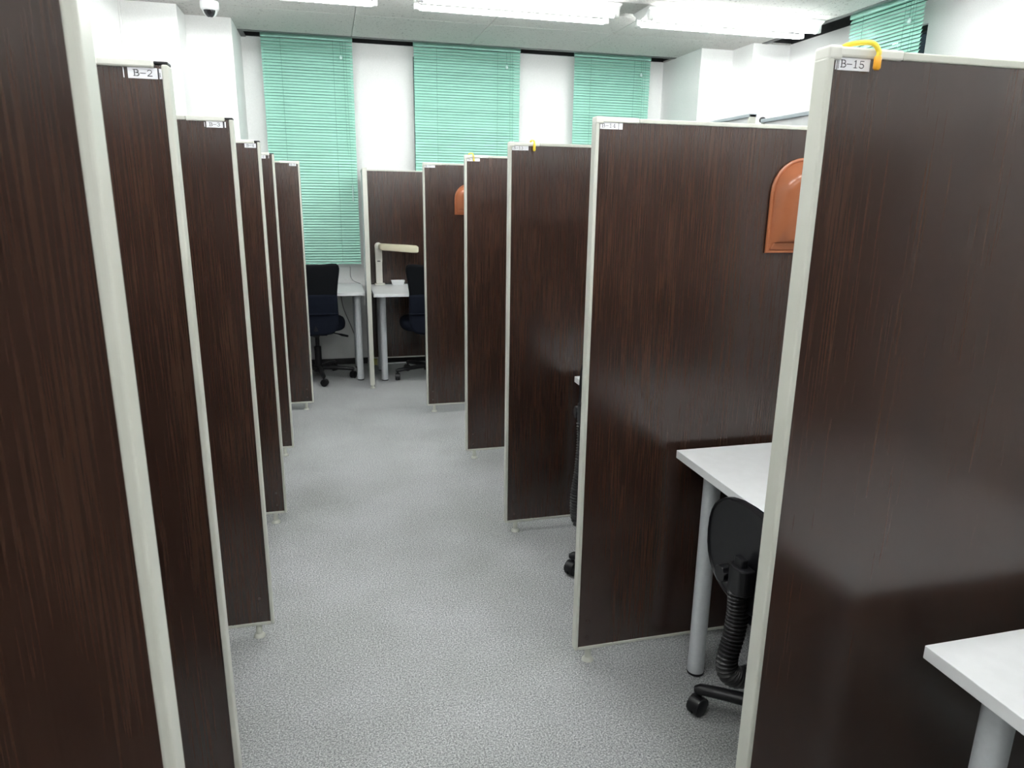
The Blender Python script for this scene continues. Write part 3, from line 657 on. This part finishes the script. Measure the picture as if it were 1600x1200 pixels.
# ------------------------------------------------------------------ small things
def hood(x, yface, zb, R, Ht, label):
    """arched glossy plastic shell hanging on a partition face"""
    t = thing('wall_hood', (x, yface, zb), label, 'hood', 'orange arched hoods hung on partitions')
    def arch(d, zlow, y, dz=0.0):
        pts = [(-R+d, zlow), ] + [(-R+d, zlow+(Ht-R-zlow)*k/3) for k in (1, 2)]
        pts += [((R-d)*math.cos(a), Ht-R+(R-d)*math.sin(a)*1.0) for a in [math.pi-math.pi*k/14 for k in range(15)]]
        pts += [(R-d, zlow+(Ht-R-zlow)*k/3) for k in (2, 1)] + [(R-d, zlow)]
        return [(px, y, pz+dz) for px, pz in pts]
    MB().quadring([arch(0, 0, 0), arch(0, 0, -0.004), arch(0.003, 0.003, -0.0065), arch(0.007, 0.006, -0.0065), arch(0.010, 0.008, -0.004)]).build('rim', ORANGE, t, smooth=50)
    # body: bulges most at the arch, slopes to a flat lip near the bottom
    def body(d, zl, y):
        r = arch(d, zl, y); out = []
        for px, py, pz in r:
            k = max(0.0, min(1.0, (pz-0.03)/(Ht*0.75))); out.append((px, py if y > -0.006 else -0.005+(py+0.005)*(0.35+0.65*k), pz))
        return out
    MB().quadring([body(0.010, 0.008, -0.003), body(0.013, 0.028, -0.012), body(0.022, 0.031, -0.036), body(0.036, 0.034, -0.056), body(0.048, 0.036, -0.062), body(0.066, 0.042, -0.060)]).build('shell', ORANGE, t, smooth=60)
    MB().quadring([[(-R+0.012, -0.003, 0.008), (R-0.012, -0.003, 0.008), (R-0.018, -0.003, 0.030), (-R+0.018, -0.003, 0.030)], [(-R+0.014, -0.009, 0.010), (R-0.014, -0.009, 0.010), (R-0.02, -0.013, 0.0285), (-R+0.02, -0.013, 0.0285)]]).build('lip', ORANGE, t, bevel=0.002)
    return t
hood(1.305, 1.8145, 1.272, 0.098, 0.262, 'large orange plastic arched hood on B-14, half behind B-15')
hood(0.876, 4.5865, 1.306, 0.090, 0.190, 'small distant orange plastic arched hood on B-11')

def hook(name_label, pts, r, tip, tipm):
    b = pts[0]
    t = thing('cord_hook', (b[0], b[1], b[2]), name_label, 'hook', 'yellow hooks over the partition tops')
    loc = [(p[0]-b[0], p[1]-b[1], p[2]-b[2]) for p in pts]
    MB().tube(bez(loc, 6), r, 10).build('bent_tube', YELLOW, t, smooth=60)
    e = Vector(loc[-1]); d = (e-Vector(loc[-2])).normalized()
    MB().tube([e-d*0.002, e, e+d*tip*0.85, e+d*tip], [r*1.05, r*1.5, r*1.5, r*0.9], 10).build('tip', tipm, t, smooth=50)
    return t
def hook_over(x, dx, yfar, r, tip, tipm, label, z1=1.604):
    yn = yfar-TP
    hook(label, [(x, yfar+0.010, 1.598), (x, yfar+0.008, 1.615), (x+dx*.15, yfar-0.002, 1.6262), (x+dx*.5, (yfar+yn)/2, 1.6285), (x+dx*.8, yn-0.002, 1.6255), (x+dx, yn-0.008, z1+0.008), (x+dx, yn-0.008, z1)], r, tip, tipm)
hook_over(0.708, 0.031, 0.933, 0.0034, 0.016, AMBER, 'yellow bent hook with an orange tip over the top of B-15', 1.607)
hook_over(0.772, 0.004, 2.766, 0.0034, 0.024, YELLOW, 'plain yellow hook hanging over the top of B-13', 1.612)
hook_over(0.705, 0.020, 3.689, 0.0028, 0.010, YELLOW, 'thin yellow hook crossing the label of B-12', 1.600)

# security camera
t = thing('dome_camera', (-0.645, 5.17, ZC), 'white dome security camera on the ceiling by the left pillar', 'security camera')
MB().lathe([(0.054, 0.0), (0.056, -0.005), (0.056, -0.034), (0.053, -0.044), (0.049, -0.049), (0.042, -0.051)], n=28).build('housing', CAMW, t, smooth=40)
MB().lathe([(0.0455, -0.048)] + [(0.044*math.cos(math.radians(a)), -0.048-0.044*math.sin(math.radians(a))) for a in (0, 15, 30, 45, 60, 75, 87)], n=24).build('dome', CAMW, t, smooth=60)
# smoked viewing slot on the dome, facing the room
sl = MB(); rings = []
for i in range(9):
    az = math.radians(-90+(-52+104*i/8)); ring = []
    for j in range(9):
        el = math.radians(6+66*j/8); ring.append((0.0455*math.cos(el)*math.cos(az), 0.0455*math.cos(el)*math.sin(az), -0.048-0.0455*math.sin(el)))
    rings.append(ring)
base = len(sl.v)
for r in rings: sl.v += r
for i in range(8):
    for j in range(8):
        a = i*9+j; sl.f.append((a, a+1, a+10, a+9))
so = sl.build('viewing_slot', SMOKE, t, smooth=60); md = so.modifiers.new('solid', 'SOLIDIFY'); md.thickness = 0.0015
MB().lathe([(0.013, 0.0), (0.013, 0.009), (0.010, 0.0105), (0.009, 0.008)], n=16, axis='y').build('lens', BLACK, so, smooth=40, loc=(0.003, -0.050, -0.068))
so.children[0].rotation_euler = (math.radians(25), 0, 0)

# desk lamp
t = thing('desk_lamp', (0.388, 5.955, 0.704), 'cream desk lamp with a flat upright and a long drooping head', 'lamp')
MB().prism(rounded(-0.04, 0.045, -0.035, 0.035, 0.012), 0.0, 0.015).build('base', CREAMW, t, bevel=0.004)
MB().prism(rounded(-0.027, 0.027, -0.011, 0.011, 0.006), 0.014, 0.195).build('lower_arm', CREAMW, t, smooth=50)
up = MB().prism(rounded(-0.029, 0.029, -0.013, 0.013, 0.007), 0.188, 0.320).build('upper_arm', CREAMW, t, smooth=50)
MB().box(-0.012, 0.012, -0.0145, -0.0125, 0.192, 0.200).build('latch', BLACK, up)
MB().lathe([(0.026, -0.016), (0.030, -0.013), (0.030, 0.013), (0.026, 0.016)], (0, 0, 0.316), 18, 'y').build('joint', CREAMW, up, smooth=40)
hd = MB(); rr = []
for u, wd, hh in ((0.0, 0.024, 0.016), (0.02, 0.040, 0.026), (0.27, 0.046, 0.029), (0.308, 0.045, 0.027), (0.318, 0.040, 0.020)):
    rr.append([(u, p[0], p[1]-0.022-u*0.07) for p in rounded(-wd, wd, -hh, hh, min(hh*0.6, 0.010), 3)])
hd.quadring(rr).build('lamp_head', CREAM, t, smooth=50, loc=(0.0, -0.045, 0.337))
# little white box and dark adapter on the lamp desk
t = thing('paper_box', (0.54, 5.965, 0.704), 'small white open box at the back of the lamp desk', 'box')
MB().quadring([[(-0.045, -0.025, 0.0), (0.045, -0.025, 0), (0.045, 0.025, 0), (-0.045, 0.025, 0)], [(-0.055, -0.032, 0.036), (0.055, -0.032, 0.036), (0.055, 0.032, 0.036), (-0.055, 0.032, 0.036)],
               [(-0.050, -0.028, 0.036), (0.050, -0.028, 0.036), (0.050, 0.028, 0.036), (-0.050, 0.028, 0.036)], [(-0.040, -0.02, 0.008), (0.04, -0.02, 0.008), (0.04, 0.02, 0.008), (-0.04, 0.02, 0.008)]]).build('box_body', WHITE, t)
o = tag(MB().tube(bez([(0.44, 6.000, 0.709), (0.47, 6.003, 0.709), (0.52, 6.003, 0.709), (0.60, 6.002, 0.709), (0.64, 5.99, 0.709)], 5), 0.0045, 7).build('desk_cable', CORDD, smooth=60), 'black cord lying along the back edge of the lamp desk', 'cord')
o = tag(MB().tube(bez([(0.163, 6.146, 0.84), (0.163, 6.145, 0.76), (0.185, 6.135, 0.722), (0.225, 6.09, 0.7075), (0.237, 6.05, 0.7075)], 6), 0.0028, 6).build('wall_cable', CORDG, smooth=60), 'thin grey cord hanging from the left blind onto the white desk', 'cord')
o = tag(MB().tube(bez([(0.07, 6.14, 0.66), (0.09, 6.14, 0.50), (0.15, 6.14, 0.33), (0.20, 6.14, 0.18), (0.235, 6.12, 0.07), (0.25, 6.10, 0.012)], 6), 0.0032, 6).build('wall_cable', CORDD, smooth=60), 'dark cord sloping down the wall under the left back desk', 'cord')
t = thing('power_tap', (0.345, 6.085, 0), 'pale yellow power tap on the floor behind the divider foot', 'power tap')
MB().box(-0.022, 0.022, -0.02, 0.02, 0.0, 0.05).build('tap_body', noisy(mat('pale_yellow_plastic', (0.6, 0.58, 0.2), 0.5), 30, (0.58, 0.56, 0.18), (0.62, 0.6, 0.22)), t, bevel=0.004)
MB().tube(bez([(0.02, 0, 0.012), (0.08, -0.01, 0.008), (0.20, 0.0, 0.008), (0.35, 0.005, 0.008)], 5), 0.006, 7).build('tap_cord', PAPER, t, smooth=60)
